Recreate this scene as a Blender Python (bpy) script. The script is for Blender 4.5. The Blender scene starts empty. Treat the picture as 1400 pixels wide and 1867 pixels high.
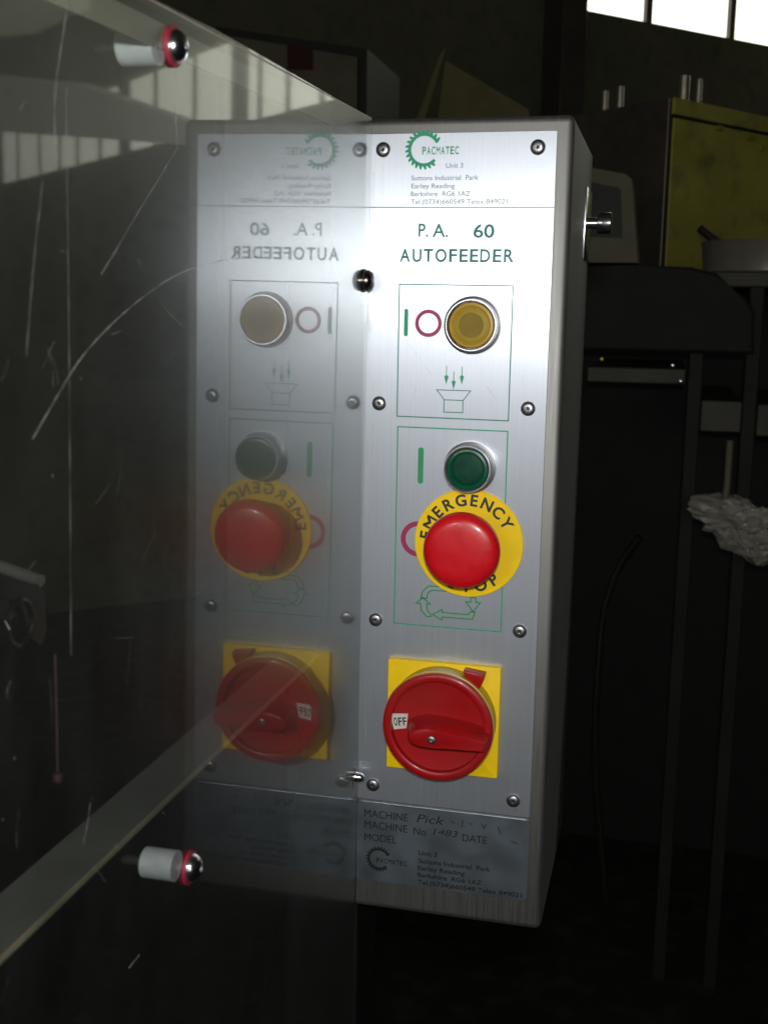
import bpy, bmesh, math, random
from mathutils import Vector, Matrix
random.seed(7)
sc = bpy.context.scene
Z0 = 1.3                      # height of the panel's origin above the workshop floor
V = lambda x, y, z: Vector((x, y, z + Z0))

# ------------------------------------------------------------------ camera
def cam_axes(yaw, pitch, roll):
    cy, sy, cp, sp = math.cos(yaw), math.sin(yaw), math.cos(pitch), math.sin(pitch)
    f = Vector((sy*cp, cy*cp, sp)); r = Vector((cy, -sy, 0)); u = r.cross(f)
    c, s = math.cos(roll), math.sin(roll)
    return f, c*r + s*u, -s*r + c*u
f_, r_, u_ = cam_axes(math.radians(-13.4773), math.radians(-9.7387), math.radians(0.9771))
cd = bpy.data.cameras.new('camera'); cam = bpy.data.objects.new('camera', cd); sc.collection.objects.link(cam)
cd.sensor_fit = 'VERTICAL'; cd.sensor_height = 36.0; cd.lens = 2116.17/1867*36.0
cam.matrix_world = Matrix(((r_.x, u_.x, -f_.x, 0.1662), (r_.y, u_.y, -f_.y, -0.6455), (r_.z, u_.z, -f_.z, 0.0324+Z0), (0, 0, 0, 1)))
cd.clip_start = 0.01; cd.clip_end = 200
cd.dof.use_dof = True; cd.dof.focus_distance = 0.69; cd.dof.aperture_fstop = 22
sc.camera = cam

# ------------------------------------------------------------------ world, lamps, exposure
w = bpy.data.worlds.new('World'); sc.world = w; w.use_nodes = True
w.node_tree.nodes['Background'].inputs[0].default_value = (0.55, 0.62, 0.6, 1)
w.node_tree.nodes['Background'].inputs[1].default_value = 0.010
sc.view_settings.view_transform = 'Standard'; sc.view_settings.look = 'None'
sc.view_settings.exposure = 0; sc.view_settings.gamma = 1
def area(name, loc, target, size, power, col, sy=None):
    l = bpy.data.lights.new(name, 'AREA'); l.size = size; l.energy = power; l.color = col
    if sy: l.shape = 'RECTANGLE'; l.size_y = sy
    else: l.shape = 'DISK'
    o = bpy.data.objects.new(name, l); sc.collection.objects.link(o)
    o.location = loc; o.rotation_euler = (Vector(target)-Vector(loc)).to_track_quat('-Z', 'Y').to_euler()
    return o
# the camera's own flash, just above the lens
area('camera_flash', V(0.176, -0.665, 0.082), V(0.04, 0, -0.05), 0.03, 2.9, (1.0, 0.985, 0.96))

# ------------------------------------------------------------------ materials
def mat(name, col, rough=.5, metal=0, noise=0, nscale=(40, 40, 40), bump=0, bscale=None, coat=0, rvar=0, spec=.5, aniso=0, tangent=None, detail=3, dirt=0):
    m = bpy.data.materials.new(name); m.use_nodes = True; nt = m.node_tree; N = nt.nodes; L = nt.links
    b = N['Principled BSDF']
    b.inputs['Base Color'].default_value = (*col, 1); b.inputs['Roughness'].default_value = rough
    b.inputs['Metallic'].default_value = metal; b.inputs['Coat Weight'].default_value = coat
    b.inputs['Specular IOR Level'].default_value = spec; b.inputs['Coat Roughness'].default_value = .12
    if noise or bump or rvar or dirt:
        tc = N.new('ShaderNodeTexCoord'); mp = N.new('ShaderNodeMapping'); mp.inputs['Scale'].default_value = nscale
        L.new(tc.outputs['Object'], mp.inputs[0])
        n = N.new('ShaderNodeTexNoise'); n.inputs['Scale'].default_value = 1; n.inputs['Detail'].default_value = detail
        L.new(mp.outputs[0], n.inputs[0])
    colout = None
    if noise:
        mr = N.new('ShaderNodeMapRange'); mr.inputs[1].default_value = .3; mr.inputs[2].default_value = .7
        mr.inputs[3].default_value = 1-noise; mr.inputs[4].default_value = 1+noise*.6
        L.new(n.outputs[0], mr.inputs[0])
        hs = N.new('ShaderNodeHueSaturation'); hs.inputs['Color'].default_value = (*col, 1)
        L.new(mr.outputs[0], hs.inputs['Value']); colout = hs.outputs[0]
    if dirt:
        n2 = N.new('ShaderNodeTexNoise'); n2.inputs['Scale'].default_value = 14; n2.inputs['Detail'].default_value = 6
        L.new(tc.outputs['Object'], n2.inputs[0])
        m2 = N.new('ShaderNodeMapRange'); m2.inputs[1].default_value = .5; m2.inputs[2].default_value = .72; m2.inputs[4].default_value = dirt
        L.new(n2.outputs[0], m2.inputs[0])
        mx = N.new('ShaderNodeMix'); mx.data_type = 'RGBA'
        L.new(m2.outputs[0], mx.inputs[0])
        if colout: L.new(colout, mx.inputs[6])
        else: mx.inputs[6].default_value = (*col, 1)
        mx.inputs[7].default_value = (.09, .08, .065, 1); colout = mx.outputs[2]
    if colout: L.new(colout, b.inputs['Base Color'])
    if rvar:
        mr = N.new('ShaderNodeMapRange'); mr.inputs[1].default_value = .3; mr.inputs[2].default_value = .7
        mr.inputs[3].default_value = rough-rvar; mr.inputs[4].default_value = rough+rvar
        L.new(n.outputs[0], mr.inputs[0]); L.new(mr.outputs[0], b.inputs['Roughness'])
    if bump:
        bp = N.new('ShaderNodeBump'); bp.inputs['Strength'].default_value = bump; bp.inputs['Distance'].default_value = .0004
        L.new(n.outputs[0], bp.inputs['Height']); L.new(bp.outputs[0], b.inputs['Normal'])
    if aniso:
        b.inputs['Anisotropic'].default_value = aniso
        cx = N.new('ShaderNodeCombineXYZ')
        for i in range(3): cx.inputs[i].default_value = tangent[i]
        L.new(cx.outputs[0], b.inputs['Tangent'])
    return m
def emis(name, col, s):
    m = bpy.data.materials.new(name); m.use_nodes = True; N = m.node_tree.nodes; b = N['Principled BSDF']
    b.inputs['Base Color'].default_value = (.8, .8, .8, 1)
    b.inputs['Emission Color'].default_value = (*col, 1); b.inputs['Emission Strength'].default_value = s
    return m
M = {}
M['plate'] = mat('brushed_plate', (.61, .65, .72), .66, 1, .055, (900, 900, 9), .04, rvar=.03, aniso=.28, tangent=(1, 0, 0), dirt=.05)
def brushed(m, rough2, aniso2, w):
    # second, tighter lobe of the brushed grain, mixed with the broad one
    nt = m.node_tree; N = nt.nodes; L = nt.links; b = N['Principled BSDF']; c = N.new('ShaderNodeBsdfPrincipled')
    for s_ in ('Base Color', 'Normal', 'Tangent'):
        for l in nt.links:
            if l.to_node == b and l.to_socket.name == s_: L.new(l.from_socket, c.inputs[s_]); break
    c.inputs['Metallic'].default_value = 1; c.inputs['Roughness'].default_value = rough2; c.inputs['Anisotropic'].default_value = aniso2
    mx = N.new('ShaderNodeMixShader'); mx.inputs[0].default_value = w; L.new(b.outputs[0], mx.inputs[1]); L.new(c.outputs[0], mx.inputs[2])
    L.new(mx.outputs[0], N['Material Output'].inputs[0])
brushed(M['plate'], .372, .76, .42)
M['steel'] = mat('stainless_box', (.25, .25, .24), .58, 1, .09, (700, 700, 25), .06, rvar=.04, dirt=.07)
M['idplate'] = mat('foil_sticker', (.40, .47, .56), .42, 1, .08, (60, 60, 60), .05, rvar=.03, dirt=.10)
M['ring'] = mat('satin_chrome', (.85, .85, .9), .34, 1, .06, (80, 80, 80))
M['chrome'] = mat('chrome', (.8, .8, .84), .18, 1, .06, (80, 80, 80))
M['screwsteel'] = mat('screw_steel', (.34, .34, .35), .38, 1, .25, (600, 600, 600))
M['darksteel'] = mat('dark_steel', (.16, .14, .13), .25, 1, .3, (400, 400, 400))
M['socket'] = mat('socket_black', (.02, .02, .02), .5)
M['green_ink'] = mat('green_ink', (.012, .34, .17), .55, 0, .12, (300, 300, 300))
M['teal_ink'] = mat('teal_ink', (.02, .19, .15), .55, 0, .12, (300, 300, 300))
M['grey_ink'] = mat('grey_ink', (.10, .16, .17), .6, 0, .3, (500, 500, 500))
M['bright_green_ink'] = mat('bright_green_ink', (.010, .27, .10), .5, 0, .1, (300, 300, 300))
M['red_ink'] = mat('red_ink', (.34, .015, .09), .5, 0, .1, (200, 200, 200))
M['black_ink'] = mat('black_ink', (.012, .012, .012), .5)
M['amber'] = mat('amber_lens', (.34, .24, .025), .5, 0, .08, (120, 120, 120), spec=.2)
M['amber_rim'] = mat('amber_rim', (.44, .27, .035), .4, 0, .08, (120, 120, 120), spec=.3)
M['amber_core'] = mat('amber_core', (.235, .165, .022), .55, 0, .10, (150, 150, 150), spec=.15)
M['green_lens'] = mat('green_lens', (.002, .075, .038), .3, 0, .15, (150, 150, 150), spec=.35)
M['green_core'] = mat('green_core', (.001, .05, .026), .5, 0, .3, (200, 200, 200), spec=.15)
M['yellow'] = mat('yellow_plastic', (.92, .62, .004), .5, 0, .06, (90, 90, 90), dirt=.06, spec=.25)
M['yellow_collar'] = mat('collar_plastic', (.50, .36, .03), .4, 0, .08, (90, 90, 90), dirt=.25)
M['red'] = mat('red_plastic', (.60, .006, .012), .30, 0, .08, (70, 70, 70), coat=.22, dirt=.07, rvar=.10, bump=.06, spec=.4)
M['red_dial'] = mat('red_dial', (.36, .003, .006), .36, 0, .08, (90, 90, 90), coat=.08, dirt=.16, spec=.3)
M['white'] = mat('white_label', (.72, .70, .64), .6, 0, .1, (300, 300, 300), dirt=.2)
M['nylon'] = mat('nylon_spacer', (.42, .44, .45), .45, 0, .12, (200, 200, 200))
M['red_washer'] = mat('red_washer', (.20, .008, .022), .5, 0, .1, (300, 300, 300))
M['cord'] = mat('dark_red_cord', (.016, .0012, .0025), .6)
M['rail'] = mat('aluminium_rail', (.07, .07, .062), .55, 0, .2, (30, 30, 30), dirt=.2)
M['strip'] = mat('pale_light_band', (.16, .155, .12), .5, 0, .12, (60, 60, 60))
M['glint'] = mat('edge_glint', (.22, .19, .13), .35, 0, .3, (50, 50, 50))  # paler colour for the highlights along rail and sheet edges
M['frame_black'] = mat('frame_paint', (.007, .0075, .007), .45, 0, .3, (60, 60, 60), bump=.2)
M['wall'] = mat('workshop_wall', (.20, .20, .14), .85, 0, .25, (1.5, 1.5, 1.5), dirt=.4)
M['floor'] = mat('concrete_floor', (.022, .022, .019), .8, 0, .4, (2, 2, 2), dirt=.5)
M['roof'] = mat('roof_sheet', (.25, .26, .19), .8, 0, .15, (2, 2, 2), dirt=.3)
M['mullion'] = mat('window_bar', (.09, .075, .07), .6, 0, .2, (10, 10, 10))
M['pane'] = emis('daylit_pane', (1.0, .99, .84), 1.9)
M['ceiling_glow'] = emis('ceiling_glow_panel', (.86, .9, .62), .42)  # emission in place of light falling on the ceiling
M['dull_pane'] = emis('added_rear_pane', (1.0, .98, .88), .45)  # dim glow of the window strip added behind the camera
M['band_glow'] = emis('band_glow_emission', (.92, .95, .80), .34)  # emission of the added panel behind the mirrored pale band
M['cab'] = mat('grey_cabinet', (.20, .185, .13), .6, 0, .15, (6, 6, 6), dirt=.4)
M['cabframe'] = mat('cabinet_frame', (.03, .03, .025), .6)
M['redlabel'] = mat('dark_red_label', (.06, .008, .008), .6, 0, .2, (20, 20, 20))
M['card'] = mat('cardboard', (.22, .20, .085), .8, 0, .25, (14, 14, 14), dirt=.4)
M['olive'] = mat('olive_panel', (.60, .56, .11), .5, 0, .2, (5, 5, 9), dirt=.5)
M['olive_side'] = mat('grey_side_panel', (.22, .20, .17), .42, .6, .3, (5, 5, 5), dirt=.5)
M['olive_trim'] = mat('olive_trim', (.40, .38, .05), .5, 0, .3, (30, 30, 30), dirt=.4)
M['pipe'] = mat('galvanised_pipe', (.62, .58, .50), .3, .8, .2, (50, 50, 50))
M['monitor'] = mat('beige_monitor', (.20, .19, .12), .6, 0, .1, (30, 30, 30), dirt=.3)
M['screen'] = mat('dark_screen', (.008, .011, .011), .5)
M['pan'] = mat('pan_steel', (.85, .82, .72), .22, .72, .08, (30, 30, 4))
M['handle'] = mat('black_handle', (.03, .02, .03), .4)
M['cover'] = mat('black_cover', (.008, .009, .009), .7, 0, .4, (15, 15, 15), bump=.5)
M['bench'] = mat('bench_steel', (.085, .085, .062), .6, .0, .3, (12, 12, 12), dirt=.5)
M['bench_leg'] = mat('bench_leg', (.018, .018, .013), .7, 0, .4, (9, 9, 9))
M['bag'] = mat('crumpled_plastic', (.45, .44, .39), .35, 0, .3, (30, 30, 30), dirt=.35, coat=.3)
M['hose'] = mat('dark_hose', (.016, .015, .010), .6, 0, .2, (30, 30, 30))
M['paper'] = mat('grey_paper', (.035, .035, .026), .8, 0, .2, (20, 20, 20), dirt=.3)
M['brass'] = mat('brass_fitting', (.75, .6, .12), .3, .6)

def acrylic(reflective):
    m = bpy.data.materials.new('clear_acrylic' if reflective else 'clear_acrylic_back'); m.use_nodes = True
    nt = m.node_tree; N = nt.nodes; L = nt.links; N.remove(N['Principled BSDF']); out = N['Material Output']
    tr = N.new('ShaderNodeBsdfTransparent'); tr.inputs[0].default_value = (.93, .95, .94, 1)
    if not reflective:
        L.new(tr.outputs[0], out.inputs[0]); return m
    tc = N.new('ShaderNodeTexCoord')
    gl = N.new('ShaderNodeBsdfGlossy'); gl.inputs['Roughness'].default_value = .03; gl.inputs[0].default_value = (.92, .95, .93, 1)
    # Schlick reflectance F of one face; both faces of the sheet reflect: R = 2F/(1+F)
    lw = N.new('ShaderNodeLayerWeight'); lw.inputs[0].default_value = .5
    def mth(op, x, y):
        q = N.new('ShaderNodeMath'); q.operation = op
        for k, val in enumerate((x, y)):
            if isinstance(val, (int, float)): q.inputs[k].default_value = val
            else: L.new(val, q.inputs[k])
        return q.outputs[0]
    F = mth('ADD', mth('MULTIPLY', mth('POWER', lw.outputs['Facing'], 5.0), .961), .039)
    c = N.new('ShaderNodeMath'); c.operation = 'DIVIDE'; L.new(mth('MULTIPLY', F, 2.0), c.inputs[0]); L.new(mth('ADD', F, 1.0), c.inputs[1])
    mx = N.new('ShaderNodeMixShader'); rr = mth('MULTIPLY', c.outputs[0], 1.12); L.new(rr, mx.inputs[0]); L.new(tr.outputs[0], mx.inputs[1]); L.new(gl.outputs[0], mx.inputs[2])
    # hazed part of the reflection, from the fine wear
    g2 = N.new('ShaderNodeBsdfGlossy'); g2.inputs['Roughness'].default_value = .30; g2.inputs[0].default_value = (.95, .97, .95, 1)
    gm = N.new('ShaderNodeMixShader'); gm.inputs[0].default_value = .55; L.new(gl.outputs[0], gm.inputs[1]); L.new(g2.outputs[0], gm.inputs[2])
    L.new(gm.outputs[0], mx.inputs[2])
    # dust film and fine wear, in blotches and long wipe marks
    n = N.new('ShaderNodeTexNoise'); n.inputs['Scale'].default_value = 11; n.inputs['Detail'].default_value = 9; n.inputs['Roughness'].default_value = .68; n.inputs['Distortion'].default_value = .6
    L.new(tc.outputs['Object'], n.inputs[0])
    mp = N.new('ShaderNodeMapping'); mp.inputs['Scale'].default_value = (12, 12, 5); mp.inputs['Rotation'].default_value = (.5, 0, 0)
    L.new(tc.outputs['Object'], mp.inputs[0])
    n2 = N.new('ShaderNodeTexNoise'); n2.inputs['Scale'].default_value = 3; n2.inputs['Detail'].default_value = 5; L.new(mp.outputs[0], n2.inputs[0])
    s = N.new('ShaderNodeMath'); s.operation = 'MULTIPLY'; L.new(n.outputs[0], s.inputs[0]); L.new(n2.outputs[0], s.inputs[1])
    r = N.new('ShaderNodeMapRange'); r.inputs[1].default_value = .12; r.inputs[2].default_value = .45; r.inputs[3].default_value = .001; r.inputs[4].default_value = .013
    L.new(s.outputs[0], r.inputs[0])
    df = N.new('ShaderNodeBsdfDiffuse'); df.inputs[0].default_value = (.72, .8, .76, 1)
    m2 = N.new('ShaderNodeMixShader'); L.new(r.outputs[0], m2.inputs[0]); L.new(mx.outputs[0], m2.inputs[1]); L.new(df.outputs[0], m2.inputs[2])
    L.new(m2.outputs[0], out.inputs[0])
    return m
M['acrylic'] = acrylic(True); M['acrylic_back'] = acrylic(False)
def veil(name, col, fac):
    m = bpy.data.materials.new(name); m.use_nodes = True; nt = m.node_tree; N = nt.nodes; L = nt.links
    N.remove(N['Principled BSDF']); tr = N.new('ShaderNodeBsdfTransparent'); df = N.new('ShaderNodeBsdfDiffuse'); df.inputs[0].default_value = (*col, 1)
    tc = N.new('ShaderNodeTexCoord'); n = N.new('ShaderNodeTexNoise'); n.inputs['Scale'].default_value = 160; L.new(tc.outputs['Object'], n.inputs[0])
    r = N.new('ShaderNodeMapRange'); r.inputs[1].default_value = .35; r.inputs[2].default_value = .65; r.inputs[3].default_value = fac*.25; r.inputs[4].default_value = fac
    L.new(n.outputs[0], r.inputs[0]); mx = N.new('ShaderNodeMixShader'); L.new(r.outputs[0], mx.inputs[0]); L.new(tr.outputs[0], mx.inputs[1]); L.new(df.outputs[0], mx.inputs[2])
    L.new(mx.outputs[0], N['Material Output'].inputs[0]); return m
M['scratch'] = veil('scratch_mark', (.8, .85, .8), .12)
M['scratch_bright'] = veil('deep_scratch', (.85, .88, .85), .30)
M['scuff_dark'] = veil('scuff_dark', (.12, .12, .12), .28)
M['rust'] = veil('rust_stain', (.30, .10, .03), .5)

# ------------------------------------------------------------------ builders
col = sc.collection
def root(o):
    while o.parent: o = o.parent
    return o
def link(name, me, m, parent=None, at=None, label=None):
    o = bpy.data.objects.new(name, me); col.objects.link(o)
    if m is not None and not me.materials: me.materials.append(M[m] if isinstance(m, str) else m)
    base = Vector((0, 0, 0))
    if parent:
        o.parent = parent
        q = parent
        while q: base += q.location; q = q.parent
    if at is not None: o.location = Vector(at) - base
    if label: o['label'] = label
    return o
def obj(name, bm, m, parent=None, at=None, smooth=False, label=None):
    """world-space bmesh -> one object whose origin sits at `at` (default: its parent's origin)"""
    base = Vector((0, 0, 0)); q = parent
    while q: base += q.location; q = q.parent
    org = Vector(at) if at is not None else base
    bmesh.ops.translate(bm, verts=bm.verts, vec=-org)
    bmesh.ops.recalc_face_normals(bm, faces=bm.faces)
    me = bpy.data.meshes.new(name); bm.to_mesh(me); bm.free()
    if smooth:
        for p in me.polygons: p.use_smooth = True
        me.set_sharp_from_angle(angle=math.radians(38))
    return link(name, me, m, parent, org, label)
def tag(o, label, cat, group=None):
    o['label'] = label; o['category'] = cat
    if group: o['group'] = group
    return o
def thing(name, loc, label, cat, group=None):
    o = bpy.data.objects.new(name, None); o.empty_display_size = .05; col.objects.link(o); o.location = loc
    return tag(o, label, cat, group)
def struct(o): o['kind'] = 'structure'; return o

def box(bm, x0, x1, y0, y1, z0, z1, bev=0, seg=2, mtx=None):
    t = bmesh.new(); bmesh.ops.create_cube(t, size=1)
    for v in t.verts: v.co = Vector(((x0+x1)/2+v.co.x*(x1-x0), (y0+y1)/2+v.co.y*(y1-y0), (z0+z1)/2+v.co.z*(z1-z0)))
    if bev: bmesh.ops.bevel(t, geom=list(t.edges), offset=bev, segments=seg, profile=.5, affect='EDGES')
    if mtx: t.transform(mtx)
    merge(bm, t); return bm
def merge(bm, t):
    me = bpy.data.meshes.new('tmp'); t.to_mesh(me); t.free(); bm.from_mesh(me); bpy.data.meshes.remove(me)
def lathe(profile, seg=64, close=True):
    """profile (r, h): h along +Z"""
    bm = bmesh.new(); rings = []
    for r, h in profile:
        if r < 1e-7: rings.append([bm.verts.new((0, 0, h))])
        else: rings.append([bm.verts.new((r*math.cos(2*math.pi*i/seg), r*math.sin(2*math.pi*i/seg), h)) for i in range(seg)])
    for a, b in zip(rings, rings[1:]):
        for i in range(seg):
            j = (i+1) % seg
            if len(a) == 1 and len(b) == 1: continue
            if len(a) == 1: bm.faces.new((a[0], b[i], b[j]))
            elif len(b) == 1: bm.faces.new((a[i], a[j], b[0]))
            else: bm.faces.new((a[i], a[j], b[j], b[i]))
    if close:
        for r in (rings[0], rings[-1]):
            if len(r) > 2: bm.faces.new(r)
    return bm
def orient(bm, origin, axis, up=Vector((0, 0, 1))):
    z = Vector(axis).normalized(); x = up.cross(z)
    if x.length < 1e-4: x = Vector((1, 0, 0)).cross(z)
    x.normalize(); y = z.cross(x)
    m = Matrix(((x.x, y.x, z.x, origin[0]), (x.y, y.y, z.y, origin[1]), (x.z, y.z, z.z, origin[2]), (0, 0, 0, 1)))
    bm.transform(m); return bm
OUT = Vector((0, -1, 0))          # out of the front plate
def prism(pts, h0, h1, origin=(0, 0, 0), bev=0, seg=2):
    """outline (x, z) on the panel plane, from h0 to h1 out of it (towards -Y)"""
    bm = bmesh.new(); ox, oy, oz = origin
    a = [bm.verts.new((ox+x, oy-h0, oz+z)) for x, z in pts]; b = [bm.verts.new((ox+x, oy-h1, oz+z)) for x, z in pts]
    n = len(pts); bm.faces.new(a); ft = bm.faces.new(b)
    for i in range(n): bm.faces.new((a[i], a[(i+1) % n], b[(i+1) % n], b[i]))
    if bev: bmesh.ops.bevel(bm, geom=list(ft.edges), offset=bev, segments=seg, profile=.5, affect='EDGES')
    return bm
def rrect(x0, x1, z0, z1, r, n=6):
    P = []
    for cx, cz, a0 in ((x1-r, z1-r, 0), (x0+r, z1-r, 90), (x0+r, z0+r, 180), (x1-r, z0+r, 270)):
        for i in range(n+1):
            a = math.radians(a0+90*i/n); P.append((cx+r*math.cos(a), cz+r*math.sin(a)))
    return P
def flat(bm, pts, y, z0=Z0):      # flat polygon printed on the plate, mm
    vs = [bm.verts.new((x/1000, y, z/1000+z0)) for x, z in pts]; bm.faces.new(vs)
def stroke(bm, pts, wd, y, closed=False):   # polyline of ink, mm, mitred
    n = len(pts); P = [Vector(p) for p in pts]; l, r = [], []
    for i in range(n):
        a = P[i-1] if (i > 0 or closed) else None; b = P[(i+1) % n] if (i < n-1 or closed) else None
        d1 = (P[i]-a).normalized() if a is not None else (b-P[i]).normalized()
        d2 = (b-P[i]).normalized() if b is not None else d1
        n1 = Vector((-d1.y, d1.x)); n2 = Vector((-d2.y, d2.x)); m = (n1+n2)
        m = m.normalized() if m.length > 1e-6 else n1
        k = wd/2/max(.35, m.dot(n1)); l.append(P[i]+m*k); r.append(P[i]-m*k)
    for i in range(n if closed else n-1):
        j = (i+1) % n; flat(bm, [l[i], l[j], r[j], r[i]], y)
def ringflat(bm, cx, cz, r0, r1, y, n=56, a0=0, a1=360):
    for i in range(n):
        t0 = math.radians(a0+(a1-a0)*i/n); t1 = math.radians(a0+(a1-a0)*(i+1)/n)
        flat(bm, [(cx+r0*math.cos(t0), cz+r0*math.sin(t0)), (cx+r1*math.cos(t0), cz+r1*math.sin(t0)),
                  (cx+r1*math.cos(t1), cz+r1*math.sin(t1)), (cx+r0*math.cos(t1), cz+r0*math.sin(t1))], y)
def tube(pts, r, seg=10, taper=1.0):
    bm = bmesh.new(); P = [Vector(p) for p in pts]; rings = []; up = Vector((0.13, 0.21, 1)).normalized()
    for i, p in enumerate(P):
        t = (P[min(i+1, len(P)-1)]-P[max(i-1, 0)]).normalized(); x = t.cross(up).normalized(); y = x.cross(t)
        rr = r*(1+(taper-1)*i/(len(P)-1))
        rings.append([bm.verts.new(p+rr*(x*math.cos(2*math.pi*k/seg)+y*math.sin(2*math.pi*k/seg))) for k in range(seg)])
    for a, b in zip(rings, rings[1:]):
        for k in range(seg): bm.faces.new((a[k], a[(k+1) % seg], b[(k+1) % seg], b[k]))
    bm.faces.new(rings[0]); bm.faces.new(rings[-1]); return bm
def catmull(P, k=6):
    P = [Vector(p) for p in P]; Q = [P[0]]+P+[P[-1]]; R = []
    for i in range(1, len(Q)-2):
        for j in range(k):
            t = j/k; a, b, c, d = Q[i-1:i+3]
            R.append(.5*((2*b)+(c-a)*t+(2*a-5*b+4*c-d)*t*t+(3*b-a-3*c+d)*t**3))
    return R+[P[-1]]
def glyphs(s, bold=0.0):
    if s == 'M' and bold:                 # drawn by hand: the thickened font outline folds over itself
        t, H, w_ = .085+bold*1.6, .70, .78; bm = bmesh.new()
        pts = [(0, 0), (t, 0), (t, H-1.9*t), (w_/2, .24), (w_-t, H-1.9*t), (w_-t, 0), (w_, 0), (w_, H), (w_-1.15*t, H), (w_/2, .24+1.75*t), (1.15*t, H), (0, H)]
        bm.faces.new([bm.verts.new((x, y*CAP/.7, 0)) for x, y in pts]); return bm
    c = bpy.data.curves.new('t', 'FONT'); c.body = s; c.size = 1; c.offset = bold; c.resolution_u = 5
    o = bpy.data.objects.new('t', c); col.objects.link(o); dg = bpy.context.evaluated_depsgraph_get()
    me = bpy.data.meshes.new_from_object(o.evaluated_get(dg)); bpy.data.objects.remove(o); bpy.data.curves.remove(c)
    bm = bmesh.new(); bm.from_mesh(me); bpy.data.meshes.remove(me); return bm
_h = glyphs('H'); CAP = max(v.co.y for v in _h.verts); _h.free()
def text(bm, s, x0, x1, zb, cap, y, bold=0.0, slant=0):
    g = glyphs(s, bold); xs = [v.co.x for v in g.verts]; a, b = min(xs), max(xs)
    k = (x1-x0)/(b-a) if x1 else cap/CAP
    for v in g.verts: v.co = Vector(((x0+(v.co.x-a+slant*v.co.y)*k)/1000, y, (zb+v.co.y*cap/CAP)/1000+Z0))
    merge(bm, g)
def arc_text(bm, s, cx, cz, rbase, cap, a0, a1, y, inward=False, bold=0.0, wk=1.0):
    for i, ch in enumerate(s):
        a = math.radians(a0+(a1-a0)*i/(len(s)-1)); g = glyphs(ch, bold); xs = [v.co.x for v in g.verts]; mid = (min(xs)+max(xs))/2
        k = cap/CAP; rot = a-math.pi/2 if not inward else a+math.pi/2
        c, sn = math.cos(rot), math.sin(rot)
        for v in g.verts:
            px = (v.co.x-mid)*k*wk; py = v.co.y*k
            v.co = Vector(((cx+rbase*math.cos(a)+px*c-py*sn)/1000, y, (cz+rbase*math.sin(a)+px*sn+py*c)/1000+Z0))
        merge(bm, g)

# ------------------------------------------------------------------ the workshop round it
AZ = math.radians(45); D = 5.0
wd = Vector((math.sin(AZ), math.cos(AZ), 0)); wn = Vector((math.cos(AZ), -math.sin(AZ), 0))   # along the wall / into the room
wf = Vector((.1662, -.6455, 0))-wn*D
WM = Matrix(((wd.x, wn.x, 0, wf.x), (wd.y, wn.y, 0, wf.y), (0, 0, 1, 0), (0, 0, 0, 1)))
ZB, ZT = 1.332+.3185*D, 1.332+.475*D
b = bmesh.new(); box(b, -60, 60, -60, 60, -.2, 0); struct(obj('floor', b, 'floor'))
b = bmesh.new(); box(b, -9, 32, -.25, 0, 0, ZB, mtx=WM); box(b, -9, 4.16, -.25, 0, ZB, 4.6, mtx=WM); box(b, 19.2, 32, -.25, 0, ZB, 4.6, mtx=WM); box(b, 4.16, 19.2, -.25, 0, ZT, 4.6, mtx=WM)
wall = struct(obj('wall', b, 'wall'))
b = bmesh.new(); box(b, -9, 32, 0, 9, 4.6, 4.7, mtx=WM); struct(obj('ceiling', b, 'roof'))
for s in (-6.0, -1.2, 3.98):                                        # dark stanchions against the wall
    b = bmesh.new(); box(b, s, s+.16, .002, .16, 0, 4.6, .004, 1, mtx=WM); obj('stanchion', b, 'mullion', wall)
bars = [4.16, 4.80, 5.46, 6.2, 6.95, 7.7, 8.3, 8.88, 9.4, 9.8, 10.8, 11.8, 12.7, 13.5, 14.3, 15.0, 15.85, 16.85, 17.8, 19.2]
thick = {9.8, 12.7, 17.8}
for i, (a, c) in enumerate(zip(bars, bars[1:])):
    b = bmesh.new(); box(b, a+.02, c-.02, -.14, -.12, ZB, ZT, mtx=WM); obj('window_pane', b, 'pane', wall)
    if i:
        k = .15 if a in thick else .022
        b = bmesh.new(); box(b, a-k, a+k, -.118, -.09, ZB, ZT, mtx=WM); obj('window_bar', b, 'mullion', wall)
# far end of the workshop behind the photographer, its lit window strip added for reflections in the metal
b = bmesh.new(); box(b, -9, 9, -7.2, -7, 0, 1.6); box(b, -9, 9, -7.2, -7, 3.2, 4.6); w2 = struct(obj('wall', b, 'wall'))
for k in range(12):
    b = bmesh.new(); box(b, -9+k*1.5+.06, -9+k*1.5+1.44, -7.12, -7.10, 1.6, 3.2); obj('window_pane', b, 'pane' if k in (4, 8) else 'dull_pane', w2)
    b = bmesh.new(); box(b, -9+k*1.5-.06, -9+k*1.5+.06, -7.15, -7.02, 1.6, 3.2); obj('window_bar', b, 'mullion', w2)
b = bmesh.new(); a_ = [b.verts.new((x, y, 4.592)) for x, y in ((6.05, 12.2), (7.4, 13.4), (8.66, 13.5), (9.86, 12.7), (6.63, 8.25), (4.73, 9.37))]; c_ = [b.verts.new(v.co+Vector((0, 0, -.03))) for v in a_]  # unseen glowing panel, added to stand for the lit ceiling
b.faces.new(a_); b.faces.new(c_)
for i in range(6): b.faces.new((a_[i], a_[(i+1) % 6], c_[(i+1) % 6], c_[i]))
tag(obj('ceiling_glow', b, 'ceiling_glow', at=(7.5, 9, 4.59)), 'added dim glowing panel standing in for the lit ceiling, a grey glow mirrored at the upper left', 'ceiling_glow')
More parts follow.
